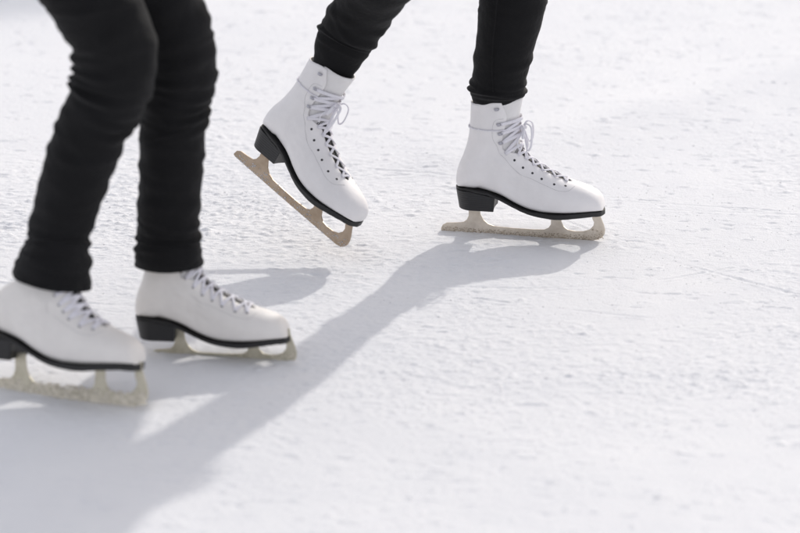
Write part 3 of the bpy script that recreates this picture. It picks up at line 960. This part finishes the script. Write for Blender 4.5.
# trousers, left skater (hems hang over the boots)
mbl = MB()
y3 = local(M3, 180, 200).y; y4 = local(M4, 180, 200).y
def A3(px, py, hw, hd, dy=0): return (at(px, py, y3+dy), W(hw, y3), hd)
st3 = [A3(51.5, 280, 41, .066, -.016), A3(53.5, 268, 38, .064, -.014), A3(57, 250, 34, .058, -.008), A3(59.5, 232, 31.5, .046), A3(67, 205, 32.5, .049), A3(76, 175, 34.5, .052), A3(87, 143, 35.5, .054),
       A3(98, 115, 36.5, .056), A3(109, 92, 39.5, .060), A3(115, 66, 41.5, .062), A3(113, 38, 42, .064), A3(95, 6, 42.5, .067), A3(72, -28, 44, .070), A3(40, -76, 48, .077), A3(8, -128, 53, .085)]
leg_tube(mbl, st3, folds=[(1.0, .25, .2, .0022, PI, -.3), (1.7, .28, .22, .0034, 0, -.3), (1.35, -.3, .16, .0024, -PI/2, .1), (2.6, -.2, .25, .0025, 0, -.3), (3.1, .3, .3, .0018, PI, -.3), (6.9, .35, .17, .0050, 0, -.2), (7.35, .3, .18, .0060, 0, -.3),
    (7.6, .25, .17, .0055, PI, -.4), (8.05, .3, .19, .0060, PI, -.3), (8.55, .2, .2, .0060, PI, -.1), (9.2, .2, .25, .0050, PI, 0), (7.9, .35, .2, .0028, -PI/2, -.3), (8.7, -.3, .25, .0022, -PI/2, -.3), (10.2, .4, .4, .0030, -PI/2, -.3), (11.2, .4, .4, .003, -PI/2, -.3)], seed=8, wr=.0022)
def A4(px, py, hw, hd, dy=0): return (at(px, py, y4+dy), W(hw, y4), hd)
st4 = [A4(169, 263, 35, .050, -.003), A4(168.5, 250, 34, .049, -.003), A4(168.5, 236, 32.5, .045), A4(168.5, 218, 31.5, .046), A4(170, 190, 32, .048), A4(171.5, 160, 32.5, .051), A4(173, 128, 33.5, .054),
       A4(174, 104, 34.5, .057), A4(177, 82, 37.5, .060), A4(178, 60, 38.5, .062), A4(172, 36, 41, .064), A4(156, 2, 44, .067), A4(134, -32, 46, .070), A4(98, -80, 49, .077), A4(62, -130, 53, .085)]
leg_tube(mbl, st4, folds=[(1.1, .25, .2, .0022, PI, -.3), (2.0, .25, .2, .0036, 0, -.2), (1.6, -.3, .16, .0024, -PI/2, .1), (2.7, -.2, .25, .0028, 0, -.3), (3.4, .3, .3, .0016, PI, -.3), (6.3, .3, .18, .0034, 0, -.3), (6.8, .3, .18, .0042, 0, -.3), (7.4, .3, .18, .0045, PI, -.3),
    (7.3, .25, .2, .0040, 0, -.3), (7.8, .3, .2, .0034, 0, -.2), (8.3, .25, .25, .0030, -PI/2, -.4), (9.0, .3, .3, .0028, -PI/2, -.3), (10.2, .4, .4, .003, 0, -.3)], seed=12, wr=.0020)
hip3, hip4 = st3[-1][0], st4[-1][0]
pelvis(mbl, hip3, hip4); rebase(mbl, person_l)
tr_l = mbl.build('trousers', M_TR_L, person_l)

# bodies, jackets, hair (they stand above the picture and cast the long shadows)
def rel(p, person): return p-person.location
o = person_r
build_person(o, rel(hipLp, o), rel(hipPp, o), {'r': stL[::-1], 'l': stP[::-1]}, .25, M_COAT_R,
             {'r': ((-.06, -.10, -.26), (.10, -.05, -.21)), 'l': ((.02, .14, -.25), (.14, .06, -.19))}, True)
o = person_l
foot = lambda M, st: st[::-1]+[(M@Vector((.09, 0, .13)), .034, .034), (M@Vector((.10, 0, .09)), .034, .034)]
build_person(o, rel(hip3, o), rel(hip4, o), {'r': foot(M3, st3), 'l': foot(M4, st4)}, .55, M_COAT_L,
             {'r': ((.05, -.10, -.26), (.16, .0, -.16)), 'l': ((.08, .12, -.24), (.17, .04, -.15))})

# ------------------------------------------------------------------ light
SUN_EL = math.radians(27.5)
sx, sy = .47, .88                                      # horizontal direction towards the sun (ahead and to the right)
d = Vector((sx, sy, 0)).normalized()*math.cos(SUN_EL)+Vector((0, 0, math.sin(SUN_EL)))
sun = bpy.data.lights.new('sun', 'SUN'); sun.energy = 2.0; sun.angle = math.radians(1.1); sun.color = (1, .955, .89)
so = link(bpy.data.objects.new('sun', sun)); so.rotation_euler = d.to_track_quat('Z', 'Y').to_euler(); so.location = d*30
w = bpy.data.worlds.new('World'); scene.world = w; w.use_nodes = True
nt = w.node_tree; bg = nt.nodes['Background']
sky = nt.nodes.new('ShaderNodeTexSky'); sky.sky_type = 'NISHITA'; sky.sun_disc = False
sky.sun_elevation = SUN_EL; sky.sun_rotation = math.atan2(sx, sy)
sky.air_density = 1.0; sky.dust_density = 4.0; sky.ozone_density = 1.0
tc = nt.nodes.new('ShaderNodeTexCoord')
cn = nt.nodes.new('ShaderNodeTexNoise'); cn.inputs['Scale'].default_value = 1.8; cn.inputs['Detail'].default_value = 7; cn.inputs['Roughness'].default_value = .6
nt.links.new(tc.outputs['Generated'], cn.inputs['Vector'])
cr = ramp(nt, cn.outputs[0], [(.3, (.45, .45, .45)), (.65, (.85, .85, .85))])
mx = nt.nodes.new('ShaderNodeMixRGB'); mx.inputs[2].default_value = (5.85, 5.72, 5.90, 1)   # bright cloud veil added to lift the shadows
nt.links.new(cr.outputs[0], mx.inputs[0]); nt.links.new(sky.outputs[0], mx.inputs[1])
nt.links.new(mx.outputs[0], bg.inputs[0]); bg.inputs[1].default_value = .15

# ------------------------------------------------------------------ camera
cam = bpy.data.cameras.new('camera'); co = link(bpy.data.objects.new('camera', cam))
co.location = CAM; co.rotation_euler = (PI/2-PITCH, 0, 0)
cam.sensor_width = 36; cam.lens = 36*FPX/800; cam.clip_end = 3000; cam.clip_start = .1
cam.dof.use_dof = True; cam.dof.focus_distance = 6.66; cam.dof.aperture_fstop = 2.7
scene.camera = co
scene.view_settings.view_transform = 'Standard'; scene.view_settings.look = 'None'
scene.view_settings.gamma = 1; scene.view_settings.use_curve_mapping = False
scene.view_settings.exposure = 0.10
scene.cycles.max_bounces = 8
